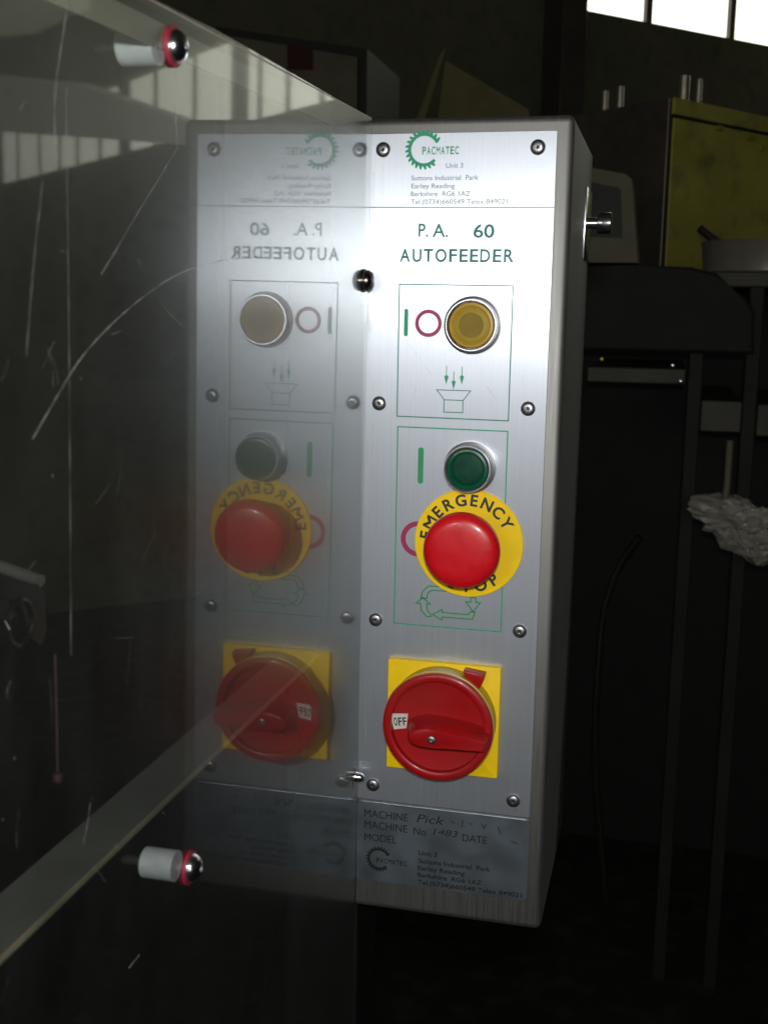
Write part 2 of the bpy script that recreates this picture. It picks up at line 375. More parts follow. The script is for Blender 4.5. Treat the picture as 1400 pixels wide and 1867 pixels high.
# glowing panel added off to the right for the pale band mirrored in the acrylic
b = bmesh.new(); zr = 1.332+1.3
P = [(2.94, 9.3), (4.1, 8.6), (5.14, 8.07), (6.4, 7.8), (4.7, 5.3), (3.94, 5.97), (3.27, 6.41)]
a_ = [b.verts.new((x, y, zr)) for x, y in P]; c_ = [b.verts.new((x, y, zr+.03)) for x, y in P]
b.faces.new(a_); b.faces.new(c_)
for i in range(len(P)): b.faces.new((a_[i], a_[(i+1) % len(P)], c_[(i+1) % len(P)], c_[i]))
rl = thing('band_glow_panel', (4.3, 7.2, zr), 'added glowing panel, shaped to give the pale band mirrored in the acrylic sheet', 'glow panel')
obj('glow_sheet', b, 'band_glow', rl)
for x, y in ((3.6, 6.8), (5.0, 6.6), (5.0, 7.8)):
    obj('hanger', tube([(x, y, zr+.03), (x, y, 4.6)], .01, 6), 'mullion', rl)

# far things
cab = thing('cabinet', V(-1.15, 3.5, -1.3), 'dim grey cabinet with dark frame and dark red label behind the acrylic top edge', 'cabinet')
def skewbox(y, dp, pts):      # quadrilateral front outline (x, z) with depth
    bm = bmesh.new(); a = [bm.verts.new(V(x, y, z)) for x, z in pts]; c = [bm.verts.new(V(x, y+dp, z)) for x, z in pts]
    bm.faces.new(a); bm.faces.new(c)
    for i in range(len(pts)): bm.faces.new((a[i], a[(i+1) % len(pts)], c[(i+1) % len(pts)], c[i]))
    return bm
obj('cabinet_body', skewbox(3.42, .5, [(-1.45, -1.3), (-.895, -1.3), (-.895, .925), (-1.45, 1.02)]), 'cabframe', cab)
obj('door_panel', skewbox(3.40, .018, [(-1.41, -1.2), (-.925, -1.2), (-.925, .895), (-1.41, .985)]), 'cab', cab)
obj('warning_label', skewbox(3.394, .005, [(-1.175, .862), (-1.083, .857), (-1.083, .925), (-1.175, .945)]), 'redlabel', cab)
cb = thing('carton', V(-.4, 2.7, -1.3), 'open dull olive carton with raised flap behind the top of the steel control box', 'box')
b = bmesh.new(); box(b, -.55, -.12, 2.6, 3.0, 0, 1.78, mtx=None); obj('carton_body', b, 'card', cb)
obj('flap', skewbox(2.585, .008, [(-.566, .47), (-.475, .72), (-.459, .74), (-.50, .60), (-.54, .47)]), 'card', cb, label='raised pale carton flap')
obj('flap', skewbox(2.56, .008, [(-.455, .70), (-.23, .57), (-.20, .47), (-.48, .47)]), 'card', cb)

# olive machine housing, corner towards us
mc = thing('machine_housing', V(.25, 2.6, .118), 'olive yellow machine housing at the upper right with steel pipes standing on its top', 'machine')
C0 = Vector((.143, 2.30, 0)); e1 = Vector((.6, .8, 0)); e2 = Vector((-.74, .67, 0))
MM = Matrix(((e1.x, e2.x, 0, C0.x), (e1.y, e2.y, 0, C0.y), (0, 0, 1, Z0), (0, 0, 0, 1)))
b = bmesh.new(); box(b, .004, .8, .004, .36, .119, .540, .006, 2, mtx=MM); obj('housing_body', b, 'cabframe', mc)
b = bmesh.new(); box(b, .006, .8, -.004, .003, .125, .50, .002, 1, mtx=MM); obj('front_panel', b, 'olive', mc)
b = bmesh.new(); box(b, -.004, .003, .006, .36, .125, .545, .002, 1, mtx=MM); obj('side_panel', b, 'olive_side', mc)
b = bmesh.new(); box(b, .0, .8, -.008, .003, .507, .545, .002, 1, mtx=MM); obj('top_trim', b, 'olive', mc)
for s, z, w_ in ((.17, .488, .022), (.30, .478, .03), (.36, .46, .015)):
    b = bmesh.new(); box(b, s, s+w_, -.016, -.004, z, z+.012, .001, 1, mtx=MM); obj('clip', b, 'olive_trim', mc)
for x, y, h, r in ((.168, 2.47, .625, .0135), (.205, 2.50, .622, .0075)):
    obj('pipe', orient(lathe([(r, 0), (r, h-.540), (r*.75, h-.540), (r*.75, .02)], 20), V(x, y, .540), (0, 0, 1)), 'pipe', mc, smooth=True)
for x, y, h, r in ((-.03, 2.56, .61, .008), (.01, 2.53, .615, .009)):
    obj('pipe', orient(lathe([(r, 0), (r, h-.540), (r*.75, h-.540), (r*.75, .02)], 16), V(x, y, .540), (0, 0, 1)), 'pipe', mc, smooth=True)
mo = thing('monitor', V(.03, 1.95, .145), 'dim beige boxy monitor with dark screen beside the upper right edge of the steel box', 'monitor')
obj('monitor_body', skewbox(1.9, .2, [(-.09, .145), (.094, .145), (.073, .315), (.06, .325), (-.08, .352)]), 'monitor', mo)
obj('monitor_screen', skewbox(1.897, .002, [(-.07, .20), (.060, .195), (.052, .292), (.046, .298), (-.06, .32)]), 'screen', mo)

# bench with a black cover, pan on top
bn = thing('workbench', V(.6, 2.1, -1.3), 'dark steel workbench at the right under the pan, partly under a black cover', 'workbench')
b = bmesh.new(); box(b, -.02, 1.3, 1.62, 3.3, .09, .118, .003, 1, mtx=Matrix.Translation((0, 0, Z0))); obj('bench_top', b, 'bench', bn)
for x in (.205, .305, 1.1):
    for y in (1.6, 3.2):
        b = bmesh.new(); box(b, x, x+.026, y, y+.026, -1.3, .09, .002, 1, mtx=Matrix.Translation((0, 0, Z0))); obj('leg', b, 'bench_leg', bn)
b = bmesh.new(); box(b, .232, .304, 1.59, 2.1, -.175, -.118, .002, 1, mtx=Matrix.Translation((0, 0, Z0))); box(b, .332, 1.09, 1.59, 2.1, -.18, -.122, .002, 1, mtx=Matrix.Translation((0, 0, Z0))); obj('drawer_rail', b, 'bench', bn)
b = bmesh.new(); box(b, -.3, 1.3, 2.24, 2.26, -1.3+Z0, .088+Z0); obj('added_dark_backing', b, 'cover', bn)  # black sheet added to stand for the darkness under the bench
b = bmesh.new(); box(b, .02, .20, 1.6, 2.1, -.09, -.062, .002, 1, mtx=Matrix.Translation((0, 0, Z0))); obj('shelf', b, 'bench', bn)
cv = thing('cover_cloth', V(.15, 1.7, -.03), 'black cover draped over the workbench edge, rounded at its right corner', 'cover')
obj('cover_sheet', prism([(-.03, -.03), (.316, -.03), (.313, .045), (.30, .066), (.27, .088), (.245, .112), (.20, .123), (.09, .126), (-.03, .124)], -1.62+1.57, 0, (0, 1.57, Z0), .006, 2), 'cover', cv)
for nm, x, z, y, m_ in (('fitting', .047, -.046, 1.575, 'brass'), ('fitting', .176, -.054, 1.575, 'chrome'), ('fitting', .192, -.083, 1.58, 'chrome')):
    obj(nm, orient(lathe([(0, .008), (.003, .007), (.0045, .003), (.0045, 0)], 12), V(x, y, z), OUT), m_, bn, smooth=True)
pn = thing('saucepan', V(.365, 1.85, .12), 'shiny stainless saucepan with black handle on the workbench at the right edge', 'saucepan')
pb = lathe([(0, .006), (.128, .006), (.135, .012), (.141, .060), (.146, .063), (.148, .061), (.144, .056), (.139, 0.004), (.132, -.001), (0, -.001)], 72)
obj('pan_body', orient(pb, V(.365, 1.85, .1205), (0, 0, 1)), 'pan', pn, smooth=True)
hd = tube([V(.262, 1.80, .172), V(.240, 1.79, .186), V(.213, 1.78, .207)], .0085, 10, .9); obj('pan_handle', hd, 'handle', pn, smooth=True)
# crumpled bag and pale tube hanging off the bench
bg = thing('plastic_bag', V(.31, 1.55, -.42), 'crumpled pale plastic bag hanging below a pale tube under the workbench', 'bag')
b = bmesh.new(); bmesh.ops.create_icosphere(b, subdivisions=5, radius=1)
from mathutils import noise as mn
for v in b.verts:
    q = v.co.copy(); w3 = Vector((mn.noise(q*1.3), mn.noise(q*1.3+Vector((7, 0, 0))), mn.noise(q*1.3+Vector((0, 7, 0))))); k = 1.05+.5*mn.noise(q*1.3+Vector((3, 1, 2)))-.42*abs(mn.noise((q+w3)*2.1))-.14*abs(mn.noise((q+w3)*5))+.25*(1-abs(mn.noise((q+w3)*1.4)))
    v.co = V(.322+q.x*.068*k*(1+.2*q.z), 1.55+q.y*.045*k, -.345+q.z*.050*k-.018*q.x)
obj('bag_body', b, 'bag', bg, smooth=True)
obj('bag_knot', tube([V(.252, 1.545, -.338), V(.262, 1.545, -.343), V(.274, 1.55, -.346)], .017, 9, .7), 'bag', bg)
tb = tag(obj('pale_tube', tube(catmull([V(.275, 1.54, -.330), V(.283, 1.545, -.29), V(.285, 1.55, -.25), (.286, 1.57, Z0-.19)]), .0065, 10), 'monitor', at=V(.28, 1.55, -.33), smooth=True), 'pale curved plastic tube rising from the crumpled bag to the bench', 'tube')
tag(obj('hose', tube(catmull([V(.13, 1.85, -.43), V(.095, 1.86, -.49), V(.07, 1.86, -.56), V(.058, 1.86, -.66), (.06, 1.86, .35), (.10, 1.87, .012)]), .008, 8), 'hose', at=V(.06, 1.86, -1.28), smooth=True), 'faint dark hose curving down to the floor right of the steel box', 'hose')
b = bmesh.new(); bmesh.ops.create_grid(b, x_segments=10, y_segments=8, size=.5)
for v in b.verts: v.co = Vector((.30+v.co.x*.30+v.co.y*.10, 3.22+v.co.y*.30-v.co.x*.06, .012+.01*math.sin(v.co.x*9)*math.cos(v.co.y*7)))
ex = bmesh.ops.extrude_face_region(b, geom=b.faces[:]); bmesh.ops.translate(b, verts=[v for v in ex['geom'] if isinstance(v, bmesh.types.BMVert)], vec=(0, 0, .0015))
tag(obj('paper_sheet', b, 'paper', at=(.3, 3.22, .0)), 'dim rumpled grey sheet lying on the dark floor at the lower right', 'paper')

# ------------------------------------------------------------------ control box
BX = thing('control_box', V(.055, .08, -.331), 'stainless steel control box with brushed front plate, green lettering and four coloured controls', 'control box')
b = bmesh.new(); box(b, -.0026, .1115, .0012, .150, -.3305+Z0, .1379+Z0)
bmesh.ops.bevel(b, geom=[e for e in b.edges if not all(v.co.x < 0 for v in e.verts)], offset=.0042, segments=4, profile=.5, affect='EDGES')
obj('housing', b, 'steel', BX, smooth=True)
plate = obj('front_plate', prism(rrect(-.0022, .1027, -.2588, .1295, .0006, 2), -.0015, 0, (0, 0, Z0), .0002, 1), 'plate', BX)
PM, PR = plate, lambda nm, bm, m, **k: obj(nm, bm, m, plate, **k)
Y1 = -.0002
# printing on the plate
b = bmesh.new(); flat(b, [(-2.0, 89.95), (102.6, 89.45), (102.6, 89.9), (-2.0, 90.4)], Y1); PR('header_line', b, 'teal_ink')
def gear(bm, cx, cz, R, y, teeth=24, cut=(-42, 26)):
    ro, rb, ri = R, R*.84, R*.68
    ringflat(bm, cx, cz, ri, rb, y, 60, cut[1], 360+cut[0])
    n = teeth; 
    for i in range(n):
        a = 360*i/n+3
        if cut[0]-4 < ((a+180) % 360)-180 < cut[1]+4: continue
        t = math.radians(a); ut = Vector((-math.sin(t), math.cos(t))); ur = Vector((math.cos(t), math.sin(t))); c = Vector((cx, cz))
        flat(bm, [c+ur*(rb-.1)-ut*R*.085, c+ur*ro-ut*R*.05+ut*R*.05, c+ur*ro+ut*R*.09, c+ur*(rb-.1)+ut*R*.085], y)
b = bmesh.new(); gear(b, 30.6, 120.7, 10.6, Y1); PR('gear_emblem', b, 'green_ink')
b = bmesh.new(); [text(b, ch, 29.6+k*2.6, 29.6+k*2.6+2.1, 118.1, 4.0, Y1-.0001, .018) for k, ch in enumerate('PACMATEC')]; PR('brand_lettering', b, 'green_ink')
b = bmesh.new()
text(b, 'Unit 3', 43.0, 52.4, 110.9, 2.5, Y1)
text(b, 'Suttons Industrial  Park', 23.8, 61.0, 104.5, 2.5, Y1); text(b, 'Earley Reading', 23.9, 48.1, 100.2, 2.5, Y1)
text(b, 'Berkshire  RG6 1AZ', 23.6, 56.7, 96.0, 2.5, Y1); text(b, 'Tel.(0734)660549 Telex 849021', 23.7, 77.3, 91.8, 2.5, Y1)
PR('address_lettering', b, 'grey_ink')
b = bmesh.new()
text(b, 'P.', 28.4, 33.9, 74.3, 6.9, Y1, .012); text(b, 'A.', 36.3, 45.1, 74.2, 6.9, Y1, .012); text(b, '60', 59.1, 70.7, 73.9, 6.8, Y1, .020)
xs = [18.1, 25.3, 31.6, 38.2, 45.9, 51.7, 57.5, 63.2, 70.2, 76.3]; ws = [5.9, 5.2, 5.4, 6.4, 4.6, 4.8, 4.8, 5.6, 4.8, 5.6]
for ch, x, ww in zip('AUTOFEEDER', xs, ws): text(b, ch, x, x+ww, 60.8, 6.7, Y1, .022)
PR('model_lettering', b, 'teal_ink')
b = bmesh.new(); stroke(b, [(18.2, 48.3), (81.9, 48.1), (81.9, -25.9), (18.2, -25.6)], .62, Y1, True); PR('printed_frame', b, 'teal_ink')
b = bmesh.new(); stroke(b, [(18.8, -31.6), (81.8, -31.8), (81.8, -147.6), (18.8, -147.4)], .72, Y1, True); PR('printed_frame', b, 'green_ink')
def bar(x, z0, z1, wdt, m):
    bm = bmesh.new(); flat(bm, [(px*1000, pz*1000) for px, pz in rrect((x-wdt/2)/1000, (x+wdt/2)/1000, z0/1000, z1/1000, min(wdt*.45, 1.4)/1000, 4)], Y1); PR('on_symbol', bm, m)
bar(22.4, 19.6, 34.8, 2.3, 'green_ink'); bar(32.6, -63.8, -42.9, 3.2, 'bright_green_ink')
b = bmesh.new(); ringflat(b, 35.2, 27.0, 5.5, 7.6, Y1); PR('off_symbol', b, 'red_ink')
b = bmesh.new(); ringflat(b, 32.2, -96.2, 7.5, 10.4, Y1); PR('off_symbol', b, 'red_ink')
b = bmesh.new()
for x, t, e in ((46.2, 3.8, -6.8), (50.4, .6, -9.6), (55.0, 3.4, -6.6)):
    flat(b, [(x-.22, t), (x+.22, t), (x+.25, e+5), (x-.25, e+5)], Y1); flat(b, [(x-1.25, e+4.6), (x, e+5.4), (x+1.25, e+4.6), (x, e)], Y1-.00005)
PR('falling_arrows', b, 'green_ink')
b = bmesh.new(); stroke(b, [(40.9, -9.9), (60.1, -9.9), (56.1, -15.4), (45.3, -15.4)], .5, Y1, True); stroke(b, [(45.3, -15.4), (56.0, -15.4), (56.0, -22.3), (45.2, -22.3)], .5, Y1-.00005, True); PR('hopper_symbol', b, 'teal_ink')
b = bmesh.new()
for pl in ([(34.6, -131), (35.4, -127), (39, -123.5), (62, -123.5), (62, -125.9), (41, -125.9), (38.6, -127.6), (38, -131)],
           [(63.6, -128.5), (63.9, -131.3), (61.0, -131.3), (65.3, -137), (69.4, -131.3), (66.9, -131.3), (66.6, -128.5)],
           [(41.6, -140.3), (47.2, -137.0), (47.2, -138.7), (62.4, -138.9), (64, -137), (66.6, -137), (65.2, -141.4), (47.2, -141.5), (47.2, -143.3)],
           [(35.8, -130.6), (31.8, -134.3), (34.3, -134.3), (35.0, -138.6), (38.4, -142.0), (41.2, -141.4), (38.5, -138.2), (37.9, -134.3), (40.1, -134.3)]):
    stroke(b, pl, .72, Y1, True)
PR('cycle_arrows', b, 'bright_green_ink')
# faint scuffs on the plate
for P in ([(1.5, 96), (5, 90), (9, 80), (12, 76)], [(4, 96), (9, 88)], [(22, 18), (30, 8), (38, -2)], [(10, 8), (13, 12), (18, 13)]):
    b = bmesh.new(); stroke(b, P, .35, Y1+.00008); PR('scuff', b, 'scratch')

rp = random.Random(11)
for k in range(34):
    edge = k < 18; x = rp.uniform(.4, 7.5) if edge else rp.uniform(6, 99); z = rp.uniform(-250, 85); L_ = rp.uniform(8, 40) if edge else rp.uniform(3, 11); a = rp.gauss(1.57, .03 if edge else .8)
    b = bmesh.new(); stroke(b, [(x, z), (x+L_*.5*math.cos(a)+rp.uniform(-.3, .3), z+L_*.5*math.sin(a)), (x+L_*math.cos(a), z+L_*math.sin(a))], rp.uniform(.12, .28), Y1+.00012); PR('scuff', b, 'scuff_dark' if k % 3 else 'scratch_bright')
# screws
scr = lathe([(0, .0007), (.0013, .0007), (.0014, .0021), (.0026, .0020), (.0036, .0014), (.0041, .0004), (.0041, 0)], 32); orient(scr, (0, 0, 0), OUT)
scr_me = None
def screw(x, z):
    global scr_me
    if scr_me is None:
        o = obj('screw', scr, 'screwsteel', BX, at=(0, 0, 0), smooth=True); scr_me = o.data; o.location = V(x, 0, z)-BX.location
        s = obj('socket', orient(lathe([(0, .0009), (.0012, .0009)], 6, False), (0, 0, 0), OUT), 'socket', o, at=(0, 0, 0)); s.location = (0, 0, 0); screw.soc = s.data
    else:
        o = link('screw', scr_me, None, BX, V(x, 0, z)); s = link('socket', screw.soc, None, o, V(x, 0, z))
    o.rotation_euler = (0, random.uniform(0, 6), 0); return o
for z in (.121, -.0187, -.1462, -.2493):
    screw(.0076, z); screw(.0926, z)

# illuminated push buttons
def button(cx, cz, h, R, rc, capm, corem, lab):
    r = obj('push_button', orient(lathe([(rc+.0003, .0015), (rc+.0003, h-.0006), (rc+.0010, h), (R-.0002, h), (R, h-.0006), (R, h-.0022), (R-.0012, h-.0030), (R-.0005, h-.0038), (R+.0002, h-.0046), (R+.0003, .0034), (R+.0016, .0028), (R+.0018, .0006), (R+.0018, 0.0)], 72), V(cx, 0, cz), OUT), 'ring', BX, smooth=True, label=lab)
    obj('button_lens', orient(lathe([(rc, .001), (rc, h-.0020), (rc-.0005, h-.0012), (rc-.0018, h-.0010), (rc-.0026, h-.0018), (rc-.0028, h-.0019)], 64), V(cx, 0, cz), OUT), capm, r, smooth=True)
    obj('lens_face', orient(lathe([(rc-.0027, h-.0022), (rc-.0027, h-.00185), (rc-.0034, h-.0015), (rc*.6, h-.0013), (0, h-.0013)], 48), V(cx, 0, cz), OUT), corem, r, smooth=True)
    if capm == 'amber_rim': obj('diffuser_disc', orient(lathe([(rc*.55, h-.0014), (rc*.54, h-.0011), (0, h-.0011)], 48), V(cx, 0, cz), OUT), 'amber_core', r, smooth=True)
    return r
button(.0603, .0264, .0072, .0142, .0126, 'amber_rim', 'amber', 'amber illuminated push button in a chrome bezel')
button(.0613, -.0529, .0125, .0131, .0118, 'green_lens', 'green_core', 'green illuminated push button in a raised chrome bezel')

# emergency stop
ES = obj('emergency_stop', orient(lathe([(0, .0012), (.0311, .0012), (.0314, .0009), (.0314, 0), (0, 0)], 96), V(.0616, 0, -.0967), OUT), 'yellow', BX, smooth=True, label='yellow disc reading EMERGENCY STOP with a red mushroom button')
b = bmesh.new(); arc_text(b, 'EMERGENCY', 61.6, -96.7, 21.9, 6.3, 172, 31, -.0014, bold=.030, wk=1.0); obj('warning_lettering', b, 'black_ink', ES); b = bmesh.new(); arc_text(b, 'STOP', 61.6, -96.7, 28.3, 6.3, -110, -53, -.0014, True, bold=.030, wk=1.0)
obj('warning_lettering', b, 'black_ink', ES)
obj('button_collar', orient(lathe([(.0135, .0012), (.0135, .006), (.011, .007), (.011, .016)], 48), V(.0616, 0, -.0967), OUT), 'socket', ES, smooth=True)
obj('mushroom_head', orient(lathe([(.010, .0130), (.0190, .0150), (.0210, .0175), (.0216, .0205), (.0214, .0222), (.0208, .0240), (.0196, .0254), (.0178, .0264), (.0155, .0270), (.011, .0274), (.006, .0276), (0, .0277)], 96), V(.0612, 0, -.0969), OUT), 'red', ES, smooth=True)

# rotary isolator
cx, cz = .0498, -.2015
RS = obj('rotary_switch', prism(rrect(.0166, .0832, -.2352, -.1680, .0012, 4), 0, .0045, (0, 0, Z0), .0006, 2), 'yellow', BX, smooth=True, label='yellow square isolator with a red round dial turned to OFF')
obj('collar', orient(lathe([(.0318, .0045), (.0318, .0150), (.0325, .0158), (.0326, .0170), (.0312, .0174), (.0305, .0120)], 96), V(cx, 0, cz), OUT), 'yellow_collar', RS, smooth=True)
dial = obj('dial', orient(lathe([(.0300, .0165), (.0318, .0172), (.0322, .0186), (.0318, .0204), (.0306, .0212), (.0282, .0212), (.0272, .0206), (.0266, .0050), (.0196, .0046), (.0188, .0140), (.0180, .0150), (.0100, .0156), (0, .0156)], 96), V(cx, 0, cz), OUT), 'red_dial', RS, smooth=True)
# handle: a tapered bar from a rounded hub end at left to a square end on the rim
base_o = [(-.0185, -.004), (-.0165, -.0085), (-.010, -.0110), (.0, -.0115), (.012, -.0100), (.0300, -.0070), (.0312, .0010), (.020, .0042), (.006, .0064), (-.006, .0070), (-.014, .0050), (-.018, .0020)]
top_o = [(-.0142, -.0040), (-.0125, -.0066), (-.0085, -.0080), (-.0010, -.0085), (.010, -.0080), (.0286, -.0075), (.0300, -.0022), (.018, .0000), (.004, .0022), (-.005, .0026), (-.010, .0012), (-.0135, -.0012)]
b = bmesh.new()
lv = []
for k, hh in ((0, .0135), (.5, .0235), (.93, .0312), (1.0, .0318)):
    sh = .0 if k < .97 else .0006
    ring = []
    for (ax, az), (tx, tz) in zip(base_o, top_o):
        x, z = ax+(tx-ax)*k, az+(tz-az)*k
        if sh: x -= sh*(1 if tx > 0 else -1)*.6; z -= .0004*(1 if tz > -.003 else -1)
        ring.append(b.verts.new((cx+x, -hh, cz+z+Z0)))
    lv.append(ring)
n = len(base_o)
for a, c in zip(lv, lv[1:]):
    for i in range(n): b.faces.new((a[i], a[(i+1) % n], c[(i+1) % n], c[i]))
b.faces.new(lv[0]); b.faces.new(lv[-1])
hn = obj('handle', b, 'red_dial', RS, smooth=True)
s = obj('handle_screw', orient(lathe([(0, .0006), (.0010, .0006), (.0011, .0014), (.0022, .0011), (.0027, 0)], 24), V(cx-.0008, -.0316, cz-.0032), OUT), 'screwsteel', RS, smooth=True)
OX = Matrix.Translation(V(cx-.0222, -.0172, cz+.0008)) @ Matrix.Rotation(math.radians(-7), 4, 'Y') @ Matrix.Rotation(math.radians(10), 4, 'X')
b = prism([(-.0046, -.0052), (.0030, -.0046), (.0052, .0046), (-.0054, .0050)], 0, .0006); b.transform(OX); obj('off_label', b, 'white', RS)
b = bmesh.new(); [text(b, ch, -3.9+k*2.7, -3.9+k*2.7+2.1, -2.6-Z0*1000, 5.0, -.0007, .02) for k, ch in enumerate('OFF')]; b.transform(OX); obj('off_lettering', b, 'black_ink', RS)
obj('lock_tab', prism([(.0627, -.1690), (.0750, -.1705), (.0742, -.1745), (.0722, -.1792), (.0690, -.1778), (.0640, -.1745)], .0045, .0125, (0, 0, Z0), .0008, 2), 'red_dial', RS, smooth=True)

# identification sticker
idp = obj('identification_plate', prism(rrect(-.0023, .1026, -.3118, -.2605, .0022, 5), -.0012, -.0003, (0, 0, Z0), .0002, 1), 'idplate', BX)
b = bmesh.new(); box(b, .001, .1008, .0000, .0004, -.26115+Z0, -.26065+Z0); obj('bright_edge', b, 'chrome', idp)
yi = .0001
b = bmesh.new()
for s_, x0, x1, z, c in (('MACHINE', 2.5, 29.5, -270.3, 4.7), ('MACHINE', 2.6, 29.3, -277.6, 4.7), ('No', 33.2, 40.8, -278.0, 4.4), ('DATE', 63.1, 77.8, -278.6, 4.5), ('MODEL', 2.7, 22.8, -285.6, 4.5)):
    text(b, s_, x0, x1, z, c, yi)
gear(b, 12.0, -296.9, 8.2, yi); [text(b, ch, 10.5+k*2.45, 10.5+k*2.45+2.0, -299.2, 3.0, yi-.00005, .014) for k, ch in enumerate('PACMATEC')]
for s_, x0, x1, z in (('Unit 3', 36.4, 47.9, -290.9), ('Suttons Industrial  Park', 36.6, 80.6, -296.0), ('Earley Reading', 36.4, 65, -300.6), ('Berkshire  RG6 1AZ', 36.3, 75.5, -305.2), ('Tel.(0734)660549 Telex 849021', 36.3, 99.8, -309.9)):
    text(b, s_, x0, x1, z, 2.8, yi, .015)
obj('plate_lettering', b, 'black_ink', idp)
b = bmesh.new(); text(b, 'Pick', 34.8, 51, -269.8, 5.0, yi, 0, .25); text(b, '1483', 45.2, 59.5, -276.7, 4.0, yi, -.005, .2)
for P in ([(56, -267), (58, -268)], [(63, -265), (62.6, -270)], [(67, -267), (69, -267.2)], [(74, -266), (76, -269), (77, -266)], [(84, -267), (86, -271)], [(92, -275), (96, -276)]): stroke(b, P, .5, yi)
obj('handwriting', b, 'black_ink', idp)

# lock on the right side
b = bmesh.new(); box(b, .1112, .1128, .096, .142, .067+Z0, .111+Z0, .0006, 2); LK = obj('side_lock', b, 'chrome', BX, smooth=True)
obj('lock_stem', orient(lathe([(.0035, 0), (.0035, .006), (.0062, .006), (.0066, .0066), (.0066, .014), (.006, .0146), (0, .0146)], 32), V(.1126, .119, .0905), (1, 0, 0)), 'chrome', LK, smooth=True)

# dark post that carries the box
tag(obj('mounting_post', box(bmesh.new(), -.052, -.004, .012, .062, 0, .050+Z0, .002, 2), 'frame_black', at=(-.028, .037, 0)), 'dark painted square post behind the acrylic that carries the control box', 'post')

# ------------------------------------------------------------------ acrylic guard (plane through the origin, tilted 0.5 deg, yawed -0.85 deg)
dv = Vector((math.sin(-.0148), math.cos(-.0148), 0)); lv_ = Vector((math.sin(.0079), 0, math.cos(.0079)))
nv = dv.cross(lv_).normalized()
def S(y, z, off=0.0):             # y along the sheet (distance in depth), z up, off along the normal (right = +)
    p = Vector((0, 0, 0)); 
    a = dv*(y/dv.y); p = a+lv_*(z/lv_.z)
    return p+nv*off+Vector((0, 0, Z0))
GD = thing('acrylic_guard', S(-.3, -.42), 'scratched clear acrylic guard sheet standing square to the control box and mirroring its front', 'guard')
T = .004
outline = [(-.0012, .1372), (-.0012, -.42), (-.62, -.42), (-.62, .1135), (-.2901, .1272), (-.2352, .1303)]
b = bmesh.new(); A = [b.verts.new(S(y, z)) for y, z in outline]; B = [b.verts.new(S(y, z, -T)) for y, z in outline]
f0 = b.faces.new(A); b.faces.new(B)
for i in range(len(A)): b.faces.new((A[i], A[(i+1) % len(A)], B[(i+1) % len(A)], B[i]))
pane = obj('sheet', b, 'acrylic', GD); pane.data.materials.append(M['acrylic_back'])
for p in pane.data.polygons:
    p.material_index = 0 if p.normal.dot(nv) > .9 else 1
def bar_s(y0, z0, y1, z1, w_, off0, off1):     # bar along the sheet
    bm = bmesh.new(); q = []
    for off in (off0, off1):
        q.append([bm.verts.new(S(y, z, off)) for y, z in ((y0, z0), (y1, z1), (y1, z1-w_), (y0, z0-w_))])
    bm.faces.new(q[0]); bm.faces.new(q[1])
    for i in range(4): bm.faces.new((q[0][i], q[0][(i+1) % 4], q[1][(i+1) % 4], q[1][i]))
    return bm
obj('edge_light_band', bar_s(-.62, .1095, -.02, .1345, .0085, -.0044, -.0064), 'strip', GD)  # pale strip drawn for a band of light under the top edge
obj('sheet_edge_glint', bar_s(-.62, .1142, -.0015, .1378, .0007, .0001, -.0039), 'glint', GD)  # pale line drawn for light refracted in the sheet's edge
# lower rail: a flat ledge behind the sheet its edge highlight put on as a paler strip
b = bmesh.new(); box(b, -.0245, -.0050, -.62, -.070, -.1490+Z0, -.1463+Z0); RL = obj('lower_rail', b, 'rail', GD)
b = bmesh.new(); box(b, -.0049, -.0044, -.62, -.070, -.1478+Z0, -.1460+Z0); obj('edge_glint', b, 'glint', GD)
def spacer(y, z):
    w_ = obj('washer', orient(lathe([(.0030, .0), (.0064, .0), (.0064, .0012), (.0030, .0012)], 40), S(y, z, .0001), nv), 'red_washer', GD, smooth=True)
    obj('dome_screw', orient(lathe([(.0054, .0012), (.0054, .0019), (.0048, .0032), (.0037, .0043), (.0021, .0050), (.0014, .0051), (.0013, .0036), (0, .0036)], 40), S(y, z, .0001), nv), 'chrome', GD, smooth=True)
    obj('spacer', orient(lathe([(.0058, .0), (.0058, .0125), (.0052, .0132), (0, .0132)], 40), S(y, z, -.0046), -nv), 'nylon', GD, smooth=True)
    obj('stud', orient(lathe([(.0018, .0), (.0018, .008), (0, .011)], 20), S(y, z, -.0178), -nv), 'bench_leg', GD, smooth=True)
spacer(-.2780, .1160); spacer(-.2675, -.1736)
def nut(y, z, m_, r):
    obj('cap_nut', orient(lathe([(r*1.05, .0), (r*1.05, .001), (r*.95, .0014), (r*.95, .003), (r*.75, .0048), (r*.4, .0058), (0, .006)], 28), S(y, z, .0001), nv), m_, GD, smooth=True)
nut(-.0123, .0497, 'darksteel', .0060); nut(-.0075, -.2423, 'chrome', .0030)
b = bmesh.new()
for k in range(22):
    a0, a1 = 2*math.pi*k/22, 2*math.pi*(k+1)/22; rr = lambda a: .0062+.0018*math.sin(3*a+1)
    b.faces.new([b.verts.new(S(-.0115+.7*r__*math.cos(a__), -.2405+r__*math.sin(a__), .00006)) for r__, a__ in ((.004, a0), (rr(a0), a0), (rr(a1), a1), (.004, a1))])
obj('rust_stain', b, 'rust', GD)
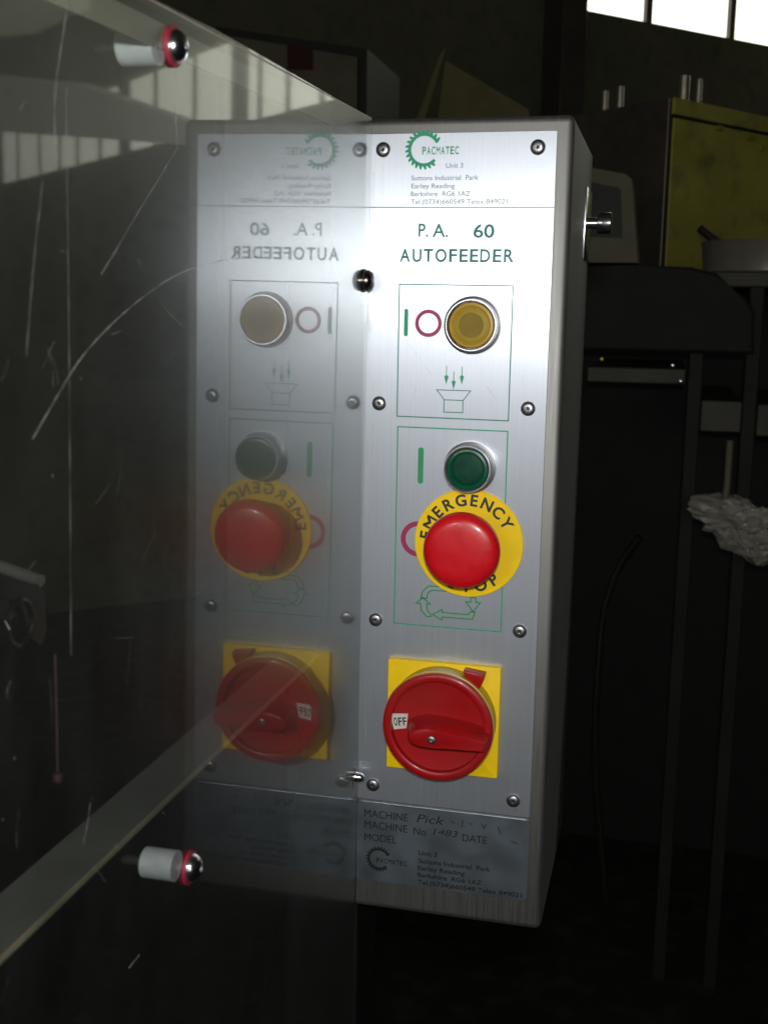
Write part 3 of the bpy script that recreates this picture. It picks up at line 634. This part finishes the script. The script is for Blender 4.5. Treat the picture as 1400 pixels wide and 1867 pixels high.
# scratches, long wipe marks
def ribbon(pts, w_, m_, off=.00008):
    P = catmull([Vector((y/1000, z/1000)) for y, z in pts], 6) if len(pts) > 2 else [Vector((y/1000, z/1000)) for y, z in pts]
    bm = bmesh.new(); L, R = [], []
    for i, p in enumerate(P):
        t = (P[min(i+1, len(P)-1)]-P[max(i-1, 0)]).normalized(); nn = Vector((-t.y, t.x))*w_/2*(.6+.8*random.random())
        L.append(bm.verts.new(S(p.x+nn.x, p.y+nn.y, off))); R.append(bm.verts.new(S(p.x-nn.x, p.y-nn.y, off)))
    for i in range(len(P)-1): bm.faces.new((L[i], L[i+1], R[i+1], R[i]))
    obj('scratch', bm, m_, GD)
sb, s_ = 'scratch_bright', 'scratch'
ribbon([(-272.8, 86), (-289.1, 73.6), (-306, 61.1), (-319.7, 50.4), (-330.8, 42)], .0003, sb)
ribbon([(-184.9, 54.2), (-235.1, 50.1), (-271.5, 44.5), (-298.4, 37.2), (-322.3, 28.6), (-343.6, 18.7), (-359.9, 7.4), (-372, -1.8)], .00035, sb)
ribbon([(-363.4, 64.6), (-369, 43.5), (-374.1, 19.7)], .0006, s_)
ribbon([(-347.4, 113), (-356, 86.4), (-355.4, 69.8)], .0006, s_)
ribbon([(-274.7, 109), (-275.4, 96.9), (-274.2, 86.3)], .0005, sb)
ribbon([(-266.9, 25.7), (-285.5, 33), (-306.3, 47.9)], .0005, s_)
ribbon([(-344, -115.5), (-346, -120.8), (-349, -126.4)], .0005, sb)
ribbon([(-310.6, -184.2), (-319.2, -184.3)], .0005, sb)
ribbon([(-349.7, 90), (-351, 26.5), (-352.4, -19.3), (-353.9, -66.1)], .0006, s_)
rnd = random.Random(4)
for k in range(60):                     # specks of dust
    y, z = rnd.uniform(-.41, -.02)*1000, rnd.uniform(-.14, .10)*1000; q_ = rnd.uniform(.2, .6)
    ribbon([(y, z), (y+q_, z+q_*.4)], q_*.0008, sb)
for k in range(110):
    y, z = rnd.uniform(-.40, -.03)*1000, rnd.uniform(-.15, .11)*1000; a = rnd.gauss(1.3, .7); L_ = rnd.uniform(3, 16)*(.5 if y > -150 else 1)
    ribbon([(y, z), (y+L_*.5*math.cos(a)+rnd.uniform(-1, 1), z+L_*.5*math.sin(a)), (y+L_*math.cos(a), z+L_*math.sin(a))], rnd.uniform(.00012, .00026), s_)
# red cord hanging behind the sheet
rc = obj('red_cord', tube(catmull([S(-.3520, -.0667, -.006), S(-.3520, -.085, -.006), S(-.3522, -.104, -.006)]), .0004, 6), 'cord', GD)
obj('cord_bead', orient(lathe([(0, -.0022), (.0015, -.0012), (.0017, 0), (.0015, .0012), (0, .0022)], 12), S(-.3522, -.1045, -.006), (0, 0, 1)), 'cord', rc, smooth=True)
# latch on the left
lt = tag(thing('latch', V(-.05, -.28, -.12), 'x', 'x'), 'small bent steel latch with a ring behind the acrylic at the left edge', 'latch')
b = bmesh.new(); q = [(-.40, -.030), (-.300, -.0600), (-.2780, -.0660), (-.2730, -.0700), (-.2720, -.0850), (-.2760, -.0900), (-.2850, -.0835), (-.2870, -.0750), (-.2920, -.0690), (-.305, -.0650), (-.40, -.036)]
A = [b.verts.new(V(-.050, y, z)) for y, z in q]; B = [b.verts.new(V(-.053, y, z)) for y, z in q]
b.faces.new(A); b.faces.new(B)
for i in range(len(q)): b.faces.new((A[i], A[(i+1) % len(q)], B[(i+1) % len(q)], B[i]))
obj('latch_arm', b, 'darksteel', lt)
obj('latch_ring', tube([V(-.047, -.295+.008*math.cos(a*.35), -.076+.008*math.sin(a*.35)) for a in range(18)], .0012, 8), 'darksteel', lt, smooth=True)
obj('latch_rod', tube([V(-.052, -.272, -.0665), V(-.085, -.262, -.062)], .0025, 10), 'rail', lt, smooth=True)
